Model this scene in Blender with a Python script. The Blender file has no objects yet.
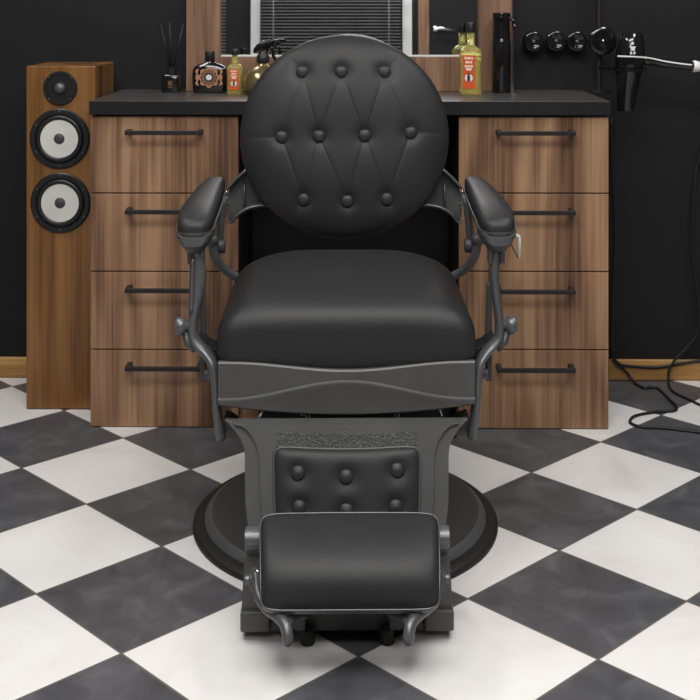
import bpy, bmesh, math, random
import numpy as np
from mathutils import Vector, Matrix
random.seed(4)
SC = bpy.context.scene
COL = SC.collection
F, CX, Y0, H, TH = 1080.0, 350.0, 4.6, 1.166, 0.012
PI = math.pi

# ------------------------------------------------------------------ helpers
def room(px, py, Y):
    """point of the room plane Y seen along the photograph's ray"""
    u, v = (px-CX)/F, -(py-Y0)/F
    dx, dy = u*math.cos(TH)-math.sin(TH), u*math.sin(TH)+math.cos(TH)
    t = Y/dy
    return Vector((dx*t, Y, H+v*t))
def floor_pt(px, py, z=0.0):
    u, v = (px-CX)/F, -(py-Y0)/F
    dx, dy = u*math.cos(TH)-math.sin(TH), u*math.sin(TH)+math.cos(TH)
    t = (z-H)/v
    return Vector((dx*t, dy*t, z))

def link(name, me, mat, parent=None, smooth=True, bevel=0, seg=2, sub=0, auto=None):
    o = bpy.data.objects.new(name, me)
    COL.objects.link(o)
    if mat: me.materials.append(mat)
    if smooth:
        for p in me.polygons: p.use_smooth = True
    if parent: o.parent = parent
    if bevel:
        m = o.modifiers.new('bevel', 'BEVEL'); m.width = bevel; m.segments = seg
        m.limit_method = 'ANGLE'; m.angle_limit = math.radians(38); m.harden_normals = False
    if sub:
        m = o.modifiers.new('sub', 'SUBSURF'); m.levels = sub; m.render_levels = sub
    if auto is not None:
        me.set_sharp_from_angle(angle=math.radians(auto))
    return o

class MB:
    def __init__(s): s.v = []; s.f = []
    def add(s, verts, faces):
        b = len(s.v)
        s.v += [tuple(v) for v in verts]
        s.f += [tuple(i+b for i in f) for f in faces]
        return s
    def box(s, x0, x1, y0, y1, z0, z1):
        return s.add([(x0,y0,z0),(x1,y0,z0),(x1,y1,z0),(x0,y1,z0),(x0,y0,z1),(x1,y0,z1),(x1,y1,z1),(x0,y1,z1)],
              [(0,3,2,1),(4,5,6,7),(0,1,5,4),(1,2,6,5),(2,3,7,6),(3,0,4,7)])
    def loft(s, rings, cap=True, closed=True):
        n = len(rings[0]); b = []
        v = [p for r in rings for p in r]; f = []
        for i in range(len(rings)-1):
            for j in range(n if closed else n-1):
                k = (j+1) % n
                f.append((i*n+j, i*n+k, (i+1)*n+k, (i+1)*n+j))
        if cap:
            f.append(tuple(reversed(range(n))))
            f.append(tuple((len(rings)-1)*n+j for j in range(n)))
        return s.add(v, f)
    def tube(s, path, r, n=12, ref=(0,1,0), cap=True):
        """r: number, list, or list of (r_side, r_ref)"""
        P = [Vector(p) for p in path]; ref = Vector(ref); rings = []
        last = None
        for i, p in enumerate(P):
            t = (P[min(i+1,len(P)-1)]-P[max(i-1,0)]).normalized()
            a = t.cross(ref)
            if a.length < 1e-3: a = last if last else t.cross(Vector((1,0,0.01)))
            a.normalize(); last = a
            b = a.cross(t).normalized()
            rr = r[i] if isinstance(r, (list,tuple)) else r
            ra, rb = rr if isinstance(rr, (list,tuple)) else (rr, rr)
            rings.append([p+a*ra*math.cos(2*PI*k/n)+b*rb*math.sin(2*PI*k/n) for k in range(n)])
        return s.loft(rings, cap)
    def lathe(s, prof, c, axis=(0,0,1), n=32):
        """prof: list of (radius, height)"""
        q = Vector((0,0,1)).rotation_difference(Vector(axis).normalized()); c = Vector(c)
        rings = [[c+q@Vector((max(r,1e-5)*math.cos(2*PI*k/n), max(r,1e-5)*math.sin(2*PI*k/n), h)) for k in range(n)] for r, h in prof]
        return s.loft(rings)
    def prism(s, poly, dvec):
        n = len(poly); d = Vector(dvec)
        return s.loft([[Vector(p) for p in poly], [Vector(p)+d for p in poly]])
    def build(s, name, mat, parent=None, **kw):
        me = bpy.data.meshes.new(name); me.from_pydata(s.v, [], s.f)
        bm = bmesh.new(); bm.from_mesh(me)
        bmesh.ops.recalc_face_normals(bm, faces=bm.faces); bm.to_mesh(me); bm.free()
        return link(name, me, mat, parent, **kw)

def spline(pts, n=8):
    """Catmull-Rom through points of any dimension"""
    P = [np.array(p, float) for p in pts]; P = [2*P[0]-P[1]]+P+[2*P[-1]-P[-2]]
    out = []
    for i in range(1, len(P)-2):
        for k in range(n):
            t = k/n
            out.append(.5*((2*P[i])+(-P[i-1]+P[i+1])*t+(2*P[i-1]-5*P[i]+4*P[i+1]-P[i+2])*t*t+(-P[i-1]+3*P[i]-3*P[i+1]+P[i+2])*t**3))
    out.append(P[-2])
    return [tuple(p) for p in out]

def sell(cx, cy, z, hw, hd, n=28, e=3.0):
    """horizontal super-ellipse ring"""
    r = []
    for k in range(n):
        a = 2*PI*k/n; c, s_ = math.cos(a), math.sin(a)
        r.append(Vector((cx+hw*math.copysign(abs(c)**(2/e), c), cy+hd*math.copysign(abs(s_)**(2/e), s_), z)))
    return r

def tag(o, label=None, cat=None, group=None, kind=None):
    if label: o['label'] = label
    if cat: o['category'] = cat
    if group: o['group'] = group
    if kind: o['kind'] = kind
    return o
def empty(name, loc, label, cat, group=None, rz=0.0):
    o = bpy.data.objects.new(name, None); COL.objects.link(o)
    o.location = loc; o.rotation_euler = (0,0,rz); o.empty_display_size = .05
    return tag(o, label, cat, group)
def struct(o): o['kind'] = 'structure'; return o

# ------------------------------------------------------------------ materials
def mat(name, col, rough=.5, metal=0.0, spec=.5, bump=None, coat=0.0, trans=0.0, ior=1.45, emit=0.0):
    m = bpy.data.materials.new(name); m.use_nodes = True
    b = m.node_tree.nodes['Principled BSDF']
    b.inputs['Base Color'].default_value = (*col, 1); b.inputs['Roughness'].default_value = rough
    b.inputs['Metallic'].default_value = metal; b.inputs['Specular IOR Level'].default_value = spec
    b.inputs['Coat Weight'].default_value = coat; b.inputs['Transmission Weight'].default_value = trans
    b.inputs['IOR'].default_value = ior
    if emit:
        b.inputs['Emission Color'].default_value = (*col, 1); b.inputs['Emission Strength'].default_value = emit
    N, L = m.node_tree.nodes, m.node_tree.links
    # gentle procedural variation of colour and relief
    tc = N.new('ShaderNodeTexCoord')
    nz = N.new('ShaderNodeTexNoise'); nz.inputs['Scale'].default_value = (bump or (60, 0))[0]; nz.inputs['Detail'].default_value = 4
    L.new(tc.outputs['Object'], nz.inputs['Vector'])
    if bump:
        bp = N.new('ShaderNodeBump'); bp.inputs['Strength'].default_value = bump[1]; bp.inputs['Distance'].default_value = .002
        L.new(nz.outputs['Fac'], bp.inputs['Height']); L.new(bp.outputs['Normal'], b.inputs['Normal'])
    if not trans and not emit:
        rp = N.new('ShaderNodeValToRGB'); e = rp.color_ramp.elements
        e[0].position = .3; e[1].position = .7
        e[0].color = (*[c*.9 for c in col], 1); e[1].color = (*[min(1, c*1.08) for c in col], 1)
        n2 = N.new('ShaderNodeTexNoise'); n2.inputs['Scale'].default_value = 9; n2.inputs['Detail'].default_value = 5
        L.new(tc.outputs['Object'], n2.inputs['Vector']); L.new(n2.outputs['Fac'], rp.inputs['Fac'])
        L.new(rp.outputs['Color'], b.inputs['Base Color'])
    return m

def wood(name, dark, mid, light, axis='Z', rough=.42, scale=1.0, seed=0.0):
    m = bpy.data.materials.new(name); m.use_nodes = True
    N, L = m.node_tree.nodes, m.node_tree.links; b = N['Principled BSDF']
    b.inputs['Roughness'].default_value = rough; b.inputs['Specular IOR Level'].default_value = .4
    g = N.new('ShaderNodeNewGeometry')
    st = {'Z': (1,1,.022), 'X': (.022,1,1)}[axis]
    def nz(sc, mult, det=3, dist=0.0):
        mp = N.new('ShaderNodeMapping'); mp.inputs['Scale'].default_value = [a*sc*scale for a in mult]
        mp.inputs['Location'].default_value = (seed, seed*.7, seed*.3)
        L.new(g.outputs['Position'], mp.inputs['Vector'])
        t = N.new('ShaderNodeTexNoise'); t.inputs['Scale'].default_value = 1; t.inputs['Detail'].default_value = det
        t.inputs['Distortion'].default_value = dist
        L.new(mp.outputs['Vector'], t.inputs['Vector']); return t.outputs['Fac']
    broad = nz(13, st, 2, .6); fine = nz(120, [s if s < 1 else 1 for s in st], 5, .2)
    # cathedral figure: warped rings from a slow noise field
    slow = nz(5.5, [s if s == 1 else .16 for s in st], 2, .3)
    mul = N.new('ShaderNodeMath'); mul.operation = 'MULTIPLY'; mul.inputs[1].default_value = 26
    L.new(slow, mul.inputs[0])
    sn = N.new('ShaderNodeMath'); sn.operation = 'SINE'; L.new(mul.outputs[0], sn.inputs[0])
    def mad(a, k, c):
        x = N.new('ShaderNodeMath'); x.operation = 'MULTIPLY_ADD'; x.inputs[1].default_value = k
        L.new(a, x.inputs[0])
        if isinstance(c, float): x.inputs[2].default_value = c
        else: L.new(c, x.inputs[2])
        return x.outputs[0]
    s = mad(broad, .62, mad(fine, .50, mad(sn.outputs[0], .085, -.06)))
    rp = N.new('ShaderNodeValToRGB'); e = rp.color_ramp.elements
    e[0].position = .33; e[1].position = .70; e[0].color = (*dark,1); e[1].color = (*light,1)
    k = e.new(.5); k.color = (*mid,1)
    L.new(s, rp.inputs['Fac']); L.new(rp.outputs['Color'], b.inputs['Base Color'])
    bp = N.new('ShaderNodeBump'); bp.inputs['Strength'].default_value = .12; bp.inputs['Distance'].default_value = .001
    L.new(fine, bp.inputs['Height']); L.new(bp.outputs['Normal'], b.inputs['Normal'])
    return m

M_leather = mat('black_leather', (.0205,.0203,.0212), .5, bump=(420,.14), spec=.36)
M_button = mat('button_leather', (.021,.021,.022), .45, bump=(420,.12), spec=.4)
M_metal = mat('dark_cast_metal', (.078,.078,.079), .46, metal=.25, bump=(170,.22))
M_metal2 = mat('satin_dark_metal', (.118,.120,.124), .36, metal=.5, bump=(120,.15))
M_rivet = mat('polished_steel', (.6,.6,.62), .18, metal=1)
M_rubber = mat('black_rubber', (.012,.012,.012), .55)
M_basemet = mat('base_enamel', (.040,.041,.043), .5)
M_basebev = mat('base_bevel', (.085,.087,.09), .45, metal=.2)
M_black = mat('black_handle', (.013,.012,.012), .45)
M_gloss = mat('gloss_black_plastic', (.007,.007,.008), .12, coat=.6)
M_wall = mat('black_wall_paint', (.0074,.0074,.0081), .62, spec=.38, bump=(30,.1))
M_side = mat('dark_grey_wall', (.06,.06,.06), .7)
M_ceil = mat('white_ceiling', (.75,.75,.74), .8)
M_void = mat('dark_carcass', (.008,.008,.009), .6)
M_walnut = wood('walnut', (.088,.044,.024), (.228,.124,.069), (.375,.222,.126))
M_frame = wood('frame_walnut', (.12,.062,.038), (.215,.120,.072), (.31,.185,.115), seed=4.2)
M_spk = wood('honey_veneer', (.085,.035,.011), (.185,.083,.026), (.27,.130,.044), rough=.32, scale=.8, seed=2.3)
M_trim = mat('bright_edge_trim', (.15,.15,.153), .35, metal=.6)
M_base = wood('oak_skirting', (.30,.15,.045), (.42,.23,.075), (.52,.31,.115), axis='X', seed=7)
M_white = mat('speaker_cone_white', (.60,.59,.56), .55)
M_cap = mat('dust_cap_grey', (.05,.05,.052), .5, bump=(500,.3))
M_surround = mat('speaker_surround', (.012,.012,.013), .4)
M_mirror = mat('mirror_silver', (.86,.87,.88), .015, metal=1)
M_winfr = mat('window_frame_white', (.62,.62,.62), .4)
M_slat = mat('blind_slat', (.40,.40,.41), .4, metal=.1)
M_night = mat('night_glass', (.004,.004,.005), .3)
M_chrome = mat('chrome', (.8,.8,.82), .1, metal=1)
M_glassy = mat('yellow_cologne', (.96,.91,.33), .05, trans=.84, ior=1.36)
M_glassc = mat('clear_bottle', (.92,.93,.80), .05, trans=.9, ior=1.4)
M_orange = mat('orange_label', (.62,.085,.022), .5)
M_cream = mat('cream_print', (.78,.70,.55), .5)
M_copper = mat('copper_label', (.50,.25,.14), .4, metal=.3)
M_gold = mat('gold_bottle', (.34,.27,.13), .2, metal=.8)
M_lwhite = mat('white_print', (.72,.72,.70), .5)
M_lamp = mat('lamp_diffuser', (1,.98,.95), .5, emit=2.2)
M_cord = mat('black_cord', (.010,.010,.011), .5)
M_wcord = mat('white_plastic', (.72,.72,.71), .35)

# slate worktop: brightness of the top and shade of the front put into colour
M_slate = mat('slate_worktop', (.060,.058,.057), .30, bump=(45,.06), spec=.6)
M_front_shade = mat('worktop_front_shade', (.0125,.0125,.013), .55, bump=(45,.1), spec=.25)

# floor: diagonal marble checker
def floor_material():
    # corners of the tiling found on the floor -> affine map floor XY -> tile units
    P = {(-1,0):(12.5,387.2),(0,0):(63.5,410.2),(1,0):(122.8,438.5),(2,0):(190.5,470),(1,-1):(21.4,467.7),(2,-1):(86.3,503.8),(3,-1):(161.6,545.6),(3,-2):(36.5,593),(4,-2):(121.8,652.3),(4,3):(600.7,441.1),(4,2):(531,471.8),(5,2):(637,509.7),(5,1):(559.6,552.4),(6,1):(687,602),(6,0):(598.6,660.5),(5,-1):(359.5,656.5),(4,4):(661,415)}
    A, B = [], []
    for ij, p in P.items():
        w = floor_pt(*p); A.append([w.x, w.y, 1]); B.append(ij)
    S = np.linalg.lstsq(np.array(A), np.array(B, float), rcond=None)[0]   # 3x2
    m = bpy.data.materials.new('marble_checker_tiles'); m.use_nodes = True
    N, L = m.node_tree.nodes, m.node_tree.links; b = N['Principled BSDF']
    g = N.new('ShaderNodeNewGeometry')
    def math_(op, a, c=None, d=None):
        x = N.new('ShaderNodeMath'); x.operation = op
        for i, q in enumerate((a, c, d)):
            if q is None: continue
            if isinstance(q, (int, float)): x.inputs[i].default_value = q
            else: L.new(q, x.inputs[i])
        return x.outputs[0]
    sp = N.new('ShaderNodeSeparateXYZ'); L.new(g.outputs['Position'], sp.inputs[0])
    def coord(k):
        return math_('MULTIPLY_ADD', sp.outputs[0], float(S[0,k]), math_('MULTIPLY_ADD', sp.outputs[1], float(S[1,k]), float(S[2,k])+20))
    i, j = coord(0), coord(1)
    fi, fj = math_('FLOOR', i), math_('FLOOR', j)
    par = math_('MODULO', math_('ADD', fi, fj), 2.0)            # 0 white, 1 dark
    par = math_('GREATER_THAN', par, .5)
    def edge(c):
        fr = math_('FRACT', c); return math_('MINIMUM', fr, math_('SUBTRACT', 1.0, fr))
    gr = math_('LESS_THAN', math_('MINIMUM', edge(i), edge(j)), .0075)
    # per-tile offset of the veining
    cm = N.new('ShaderNodeCombineXYZ'); L.new(fi, cm.inputs[0]); L.new(fj, cm.inputs[1])
    vm = N.new('ShaderNodeVectorMath'); vm.operation = 'MULTIPLY_ADD'; vm.inputs[1].default_value = (3.7,5.1,1.3)
    L.new(cm.outputs[0], vm.inputs[0]); L.new(g.outputs['Position'], vm.inputs[2])
    def noise(sc, det, dist):
        t = N.new('ShaderNodeTexNoise'); t.inputs['Scale'].default_value = sc; t.inputs['Detail'].default_value = det
        t.inputs['Distortion'].default_value = dist; t.inputs['Roughness'].default_value = .6
        L.new(vm.outputs[0], t.inputs['Vector']); return t.outputs['Fac']
    def ramp(fac, *st):
        r = N.new('ShaderNodeValToRGB'); e = r.color_ramp.elements
        e[0].position, e[0].color = st[0][0], (*st[0][1],1); e[1].position, e[1].color = st[-1][0], (*st[-1][1],1)
        for p, c in st[1:-1]:
            k = e.new(p); k.color = (*c,1)
        L.new(fac, r.inputs['Fac']); return r.outputs['Color']
    white = ramp(noise(3.0, 5, .9), (.32,(.62,.575,.565)), (.45,(.70,.675,.66)), (.6,(.73,.715,.70)), (.8,(.67,.65,.635)))
    dark = ramp(noise(12, 12, .7), (.3,(.054,.054,.059)), (.5,(.076,.076,.083)), (.62,(.100,.100,.108)), (.78,(.15,.15,.16)))
    def mix(f, a, c):
        x = N.new('ShaderNodeMix'); x.data_type = 'RGBA'; L.new(f, x.inputs[0])
        for s_, q in ((6, a), (7, c)):
            if isinstance(q, tuple): x.inputs[s_].default_value = (*q,1)
            else: L.new(q, x.inputs[s_])
        return x.outputs[2]
    colr = mix(gr, mix(par, white, dark), (.12,.11,.10))
    L.new(colr, b.inputs['Base Color'])
    b.inputs['Roughness'].default_value = .36; b.inputs['Specular IOR Level'].default_value = .35
    bp = N.new('ShaderNodeBump'); bp.inputs['Strength'].default_value = .25; bp.inputs['Distance'].default_value = .002; bp.invert = True
    L.new(gr, bp.inputs['Height']); L.new(bp.outputs['Normal'], b.inputs['Normal'])
    return m

# ------------------------------------------------------------------ setting
YW = 3.372; YB = -1.6; XL, XR, ZC = -2.1, 2.1, 2.7
struct(MB().box(XL-.1, XR+.1, YB-.1, YW+.1, -.1, 0).build('floor', floor_material(), smooth=False))
struct(MB().box(XL-.1, XR+.1, YB-.1, YW+.1, ZC, ZC+.1).build('ceiling', M_ceil, smooth=False))
struct(MB().box(XL-.1, XR+.1, YW, YW+.1, 0, ZC).build('wall_back', M_wall, smooth=False))
struct(MB().box(XL-.1, XL, YB, YW, 0, ZC).build('wall_left', M_side, smooth=False))
struct(MB().box(XR, XR+.1, YB, YW, 0, ZC).build('wall_right', M_side, smooth=False))
struct(MB().box(XL-.1, XR+.1, YB-.1, YB, 0, ZC).build('wall_front', M_wall, smooth=False))
struct(MB().box(XL, room(90,300,YW).x, YW-.014, YW-.0005, .0005, .064).build('baseboard_left', M_base, bevel=.003))
struct(MB().box(room(608,300,YW).x, XR, YW-.014, YW-.0005, .0005, .064).build('baseboard_right', M_base, bevel=.003))

# windows and door in the wall behind the viewer, seen in the mirror
def window(n, x0, x1, z0, z1):
    w = MB(); t = .07
    w.box(x0, x0+t, YB+.001, YB+.06, z0, z1); w.box(x1-t, x1, YB+.001, YB+.06, z0, z1)
    w.box(x0+t, x1-t, YB+.001, YB+.06, z1-t, z1); w.box(x0+t, x1-t, YB+.001, YB+.06, z0, z0+t)
    o = struct(w.build('window_%d' % n, M_winfr, smooth=False))
    MB().box(x0+t, x1-t, YB+.004, YB+.01, z0+t, z1-t).build('pane', M_night, o, smooth=False)
    return o
def blind(x0, x1, z0, z1, label):
    r = empty('venetian_blind', ((x0+x1)/2, YB+.11, z0), label, 'blind', 'venetian blinds on the windows')
    s = MB(); cx = (x0+x1)/2; z = z0
    while z < z1:
        # each slat tilts towards the room
        s.add([(x0-cx, .011, z-z0+.0030), (x1-cx, .011, z-z0+.0030), (x1-cx, -.011, z-z0-.0026), (x0-cx, -.011, z-z0-.0026),
               (x0-cx, .011, z-z0+.0042), (x1-cx, .011, z-z0+.0042), (x1-cx, -.011, z-z0-.0014), (x0-cx, -.011, z-z0-.0014)],
              [(0,3,2,1),(4,5,6,7),(0,1,5,4),(1,2,6,5),(2,3,7,6),(3,0,4,7)])
        z += .0245
    s.build('slats', M_slat, r, smooth=False)
    MB().box(x0-cx-.005, x1-cx+.005, -.02, .02, z1-z0, z1-z0+.04).build('head_rail', M_slat, r, smooth=False)
    for x in (x0-cx+.09, x1-cx-.09): MB().tube([(x,.014,0),(x,.014,z1-z0)], .0016, 6).build('ladder_cord', M_wcord, r)
window(1, -.850, .370, .62, 2.2); blind(-.765, .285, .70, 2.1, 'dark venetian blind reflected in the middle of the mirror')
window(2, -2.05, -1.08, .62, 2.2); blind(-1.99, -1.035, .70, 2.1, 'venetian blind whose end shows at left edge of the mirror')
dr = struct(MB().box(.50, .875, YB+.001, YB+.03, 0, 2.05).build('door_1', M_wall, smooth=False))
fr = MB(); fr.box(.42, .50, YB+.001, YB+.05, 0, 2.1); fr.box(.875, .93, YB+.001, YB+.05, 0, 2.1); fr.box(.50, .875, YB+.001, YB+.05, 2.05, 2.1)
fr.build('door_frame', M_frame, dr, smooth=False)
HZ = 1.235
h = MB(); h.tube([(.55, YB+.03, HZ), (.55, YB+.08, HZ), (.60, YB+.085, HZ), (.70, YB+.085, HZ-.015)], .011, 10); h.lathe([(.026,0),(.026,.008)], (.55,YB+.03,HZ), (0,1,0), 16)
h.build('door_handle', M_chrome, dr)

# ceiling lamps; the last is unseen frontal fill added to brighten the chair
LAMPS = [(0.0, .95, 1.9, .8, 54), (-1.2, 2.25, .5, 1.0, 19), (1.2, 2.25, .5, 1.0, 21), (0.0, -.65, 1.8, .6, 38)]
for i, (x, y, sx, sy, en) in enumerate(LAMPS):
    r = empty('ceiling_light', (x, y, ZC-.001), 'flat white ceiling panel, one of the shop lamps and added front fill', 'light', 'ceiling panel lamps')
    f_ = MB(); a, b2 = sx/2, sy/2
    for q in ((-a-.03,-a,-b2-.03,b2+.03),(a,a+.03,-b2-.03,b2+.03),(-a,a,-b2-.03,-b2),(-a,a,b2,b2+.03)):
        f_.box(q[0],q[1],q[2],q[3],-.05,0)
    f_.build('lamp_frame', M_black, r, smooth=False)
    MB().box(-a, a, -b2, b2, -.02, -.004).build('diffuser', M_lamp, r, smooth=False)
    L = bpy.data.lights.new('panel_light', 'AREA'); L.shape = 'RECTANGLE'; L.size = sx; L.size_y = sy; L.energy = en
    L.color = (1.0, .985, .965)
    lo = bpy.data.objects.new('panel_light', L); COL.objects.link(lo); lo.location = (x, y, ZC-.06)

# ------------------------------------------------------------------ cabinets, worktop
YF = 2.971                                            # drawer fronts
def cabinet(px0, px1, hx0, hx1, label):
    a, b2 = room(px0, 300, YF).x, room(px1, 300, YF).x
    cx = (a+b2)/2; w = (b2-a)/2
    r = empty('drawer_cabinet', (cx, YF+.17, 0), label, 'cabinet', 'drawer cabinets under the worktop')
    def Lc(x, y, z): return (x-cx, y-(YF+.17), z)
    zt = room(350, 115, YF).z
    MB().box(-w+.002, w-.002, -.148, .19, .012, zt).build('body', M_void, r, smooth=False)
    MB().box(-w+.015, w-.015, -.14, .18, 0.0, .0118).build('plinth', M_void, r, smooth=False)
    zs = [.0005]+[room((px0+px1)/2, q, YF).z for q in (349.7, 271.6, 193.3)]+[zt-.003]
    for k in range(4):
        z0, z1 = zs[k]+.0018, zs[k+1]-.0018
        d = MB().box(-w, w, -.170, -.1485, z0, z1).build('drawer', M_walnut, r, smooth=False, bevel=.0012)
        zh = room(0, (368,290,211.5,132.5)[k], YF-.035).z
        x0, x1 = room(hx0, 0, YF-.035).x-cx, room(hx1, 0, YF-.035).x-cx
        hb = MB().box(x0, x1, -.212, -.203, zh-.006, zh+.006)
        hb.box(x0, x0+.014, -.2035, -.1702, zh-.0065, zh+.0065); hb.box(x1-.014, x1, -.2035, -.1702, zh-.0065, zh+.0065)
        hb.build('handle', M_black, d, smooth=False, bevel=.0012)
    return r
cabinet(90.5, 238, 125, 201.5, 'walnut four-drawer cabinet beside the wooden loudspeaker')
cabinet(459, 608.5, 497, 575.5, 'walnut four-drawer cabinet beside the loose cables on the right')
xa, xb = room(89, 100, YF-.012).x, room(611, 100, YF-.012).x
wt = MB().box(xa, xb, YF-.008, YW-.001, room(350,115,YF).z+.001, .901).build('worktop', M_slate, smooth=False, bevel=.0015)
MB().box(xa, xb, YF-.012, YF-.0081, room(350,115,YF).z+.001, .9003).build('front_shade_strip', M_front_shade, wt, smooth=False, bevel=.0008)  # front face of the worktop, coloured darker to stand for its shade
tag(wt, 'long dark slate worktop lying across both drawer cabinets', 'counter')
x0, x1 = room(238, 300, YF).x+.002, room(459, 300, YF).x-.002
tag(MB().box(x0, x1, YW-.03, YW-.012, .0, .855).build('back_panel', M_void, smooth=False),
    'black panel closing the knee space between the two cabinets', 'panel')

kb = MB().box(x0, x1, YF+.03, YF+.048, 0, .085).build('kick_board', M_walnut, smooth=False, bevel=.001)
tag(kb, 'low walnut board across the knee space floor behind the chair', 'board')
# ------------------------------------------------------------------ mirror
YM = 3.296
def mx(px): return room(px, 50, YM).x
def mz(py): return room(350, py, YM).z
r = empty('wall_mirror', (mx(350), YM, .9015), 'large mirror in a walnut frame standing on the worktop against wall', 'mirror')
r.rotation_euler = (-.0255, 0, 0)
ox, oz = mx(350), .9015
top = 1.95
MB().box(mx(186)-ox, mx(220)-ox, 0, .04, 0, top-oz).build('frame_stile', M_frame, r, smooth=False, bevel=.0015)
MB().box(mx(480)-ox, mx(512)-ox, 0, .04, 0, top-oz).build('frame_stile', M_frame, r, smooth=False, bevel=.0015)
MB().box(mx(220)-ox+.0003, mx(480)-ox-.0003, 0.0, .04, 0, mz(57)-oz).build('frame_rail', M_frame, r, smooth=False, bevel=.0015)
MB().box(mx(220)-ox+.0003, mx(480)-ox-.0003, 0.0, .04, top-oz-.1, top-oz).build('frame_rail', M_frame, r, smooth=False, bevel=.0015)
MB().box(mx(512)-ox+.0003, mx(512.8)-ox+.002, -.001, .04, 0, top-oz).build('edge_strip', M_rivet, r, smooth=False)
MB().box(mx(220)-ox+.0004, mx(480)-ox-.0004, .016, .022, mz(57)-oz+.0004, top-oz-.1004).build('mirror_glass', M_mirror, r, smooth=False)
MB().box(mx(220)-ox+.0004, mx(480)-ox-.0004, .006, .0155, mz(57)-oz+.0004, mz(57)-oz+.006).build('lit_lip_strip', M_winfr, r, smooth=False, bevel=.001)  # pale strip painted in for the frame lip catching light

# ------------------------------------------------------------------ loudspeaker
YS = 3.098
a, b2 = room(26.2, 200, YS).x, room(95, 200, YS).x
zt = room(60, 66, YS).z
sx = (a+b2)/2
r = empty('floor_speaker', (sx, YS+.115, 0), 'tall honey wood floor speaker with two white cones beside the cabinet', 'speaker')
def Ls(px, py, d=0): p = room(px, py, YS); return Vector((p.x-sx, -.115-d, p.z))
MB().box(a-sx, b2-sx, -.115, .12, .002, zt).build('cabinet_box', M_spk, r, smooth=False, bevel=.003)
def driver(px, py, rr, kind):
    c = Ls(px, py, .0006)
    ax = (0,-1,0)
    fl = MB().lathe([(rr,0),(rr,.004),(rr*.96,.007),(rr*.82,.007),(rr*.80,.004)], c, ax, 48)
    if kind == 'w':
        f_ = fl.build('woofer', M_surround, r, auto=40)
        MB().lathe([(rr*.80,.0042),(rr*.77,.010),(rr*.70,.0125),(rr*.63,.009),(rr*.615,.0045)], c, ax, 48).build('surround', M_surround, f_)
        MB().lathe([(rr*.63,.0085),(rr*.60,.007),(rr*.45,.004),(rr*.2,.0035)], c, ax, 48).build('cone', M_white, f_, auto=50)
        MB().lathe([(rr*.215,.0038),(rr*.19,.008),(rr*.12,.0115),(rr*.03,.013)], c, ax, 32).build('dust_cap', M_cap, f_)
        n = 6
    else:
        f_ = fl.build('tweeter', M_surround, r, auto=40)
        MB().lathe([(rr*.80,.0042),(rr*.6,.003),(rr*.45,.002),(rr*.40,.006),(rr*.34,.006)], c, ax, 40).build('horn', M_surround, f_, auto=40)
        MB().lathe([(rr*.34,.004),(rr*.30,.011),(rr*.18,.016),(rr*.03,.018)], c, ax, 32).build('dome', M_metal2, f_)
        n = 4
    for k in range(n):
        t = 2*PI*(k+.5)/n
        MB().lathe([(.0024,.006),(.0024,.0080),(.001,.0084)], c+Vector((math.cos(t)*rr*.9,0,math.sin(t)*rr*.9)), ax, 10).build('screw', M_metal2, f_)
driver(60.5, 88, .049, 't'); driver(60, 138.5, .0865, 'w'); driver(60.8, 202.5, .0865, 'w')

# ------------------------------------------------------------------ things on the worktop
ZT = .9012
def spot(px, py):
    """standing point on the worktop"""
    p = floor_pt(px, py, ZT); return Vector((p.x, min(p.y, 3.325), ZT))
def size(px, Y): return px*Y/F

# reed diffuser
p = Vector((room(171.5, 80, 3.27).x, 3.27, ZT)); S = 3.27/F
r = empty('reed_diffuser', p, 'small black reed diffuser jar with three sticks on left of worktop', 'diffuser')
MB().loft([sell(0,0,z,w,w,32,5) for z, w in ((0,.024),(.003,.026),(.044,.026),(.047,.024),(.048,.013))]).build('jar', M_gloss, r, auto=40)
MB().lathe([(.012,.0482),(.0135,.049),(.0135,.066),(.012,.067)], (0,0,0), n=24).build('collar', M_black, r, auto=40)
for dx, dy, hgt in ((-.032,.006,.185),(-.004,-.006,.188),(.034,.004,.186)):
    MB().tube([(dx*.12,dy*.5,.062),(dx,dy,hgt)], .0024, 8, ref=(0,1,0)).build('reed', M_black, r)
lm = MB(); q = .0266
for bx in ((-.005,.006,.030,.031),(-.005,.006,.020,.021),(-.005,-.004,.021,.030),(.005,.006,.021,.030),(-.0015,.0025,.024,.0265),(-.006,.007,.014,.0152)):
    lm.box(bx[0], bx[1], -q, -q+.0008, bx[2], bx[3])
lm.build('printed_mark', M_copper, r, smooth=False)
r.scale = (1.06,1.06,1.12)

# dark flask with copper label
p = Vector((room(210, 80, 3.25).x, 3.25, ZT))
r = empty('cologne_flask', p, 'flat black flask with ornate copper label in front of mirror frame', 'bottle')
MB().loft([sell(0,0,z,w,d,40,e) for z, w, d, e in ((0,.047,.017,4),(.004,.051,.020,4),(.05,.0525,.021,4),(.068,.0515,.020,4),(.078,.046,.018,3.4),(.085,.035,.015,3),(.090,.018,.012,2.4),(.094,.013,.011,2))]).build('flask', M_gloss, r, auto=50)
MB().lathe([(.0135,.0942),(.015,.096),(.015,.122),(.014,.124)], (0,0,0), n=28).build('cap', M_black, r, auto=40)
lab = MB(); d = -.0222; ring = []
def star(rx, rz, amp, n, c=(0,0,.047), dd=d, th=.0009, N=96):
    pts = []
    for k in range(N):
        t = 2*PI*k/N; s = 1+amp*math.cos(n*t)
        pts.append((c[0]+rx*s*math.cos(t), dd, c[2]+rz*s*math.sin(t)))
    return MB().prism(pts, (0,-th,0))
star(.031,.029,.10,8).build('label', M_copper, r, smooth=False)
star(.024,.0225,.05,12, dd=d-.001).build('label_ground', M_black, r, smooth=False)
rg = MB()
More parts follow.
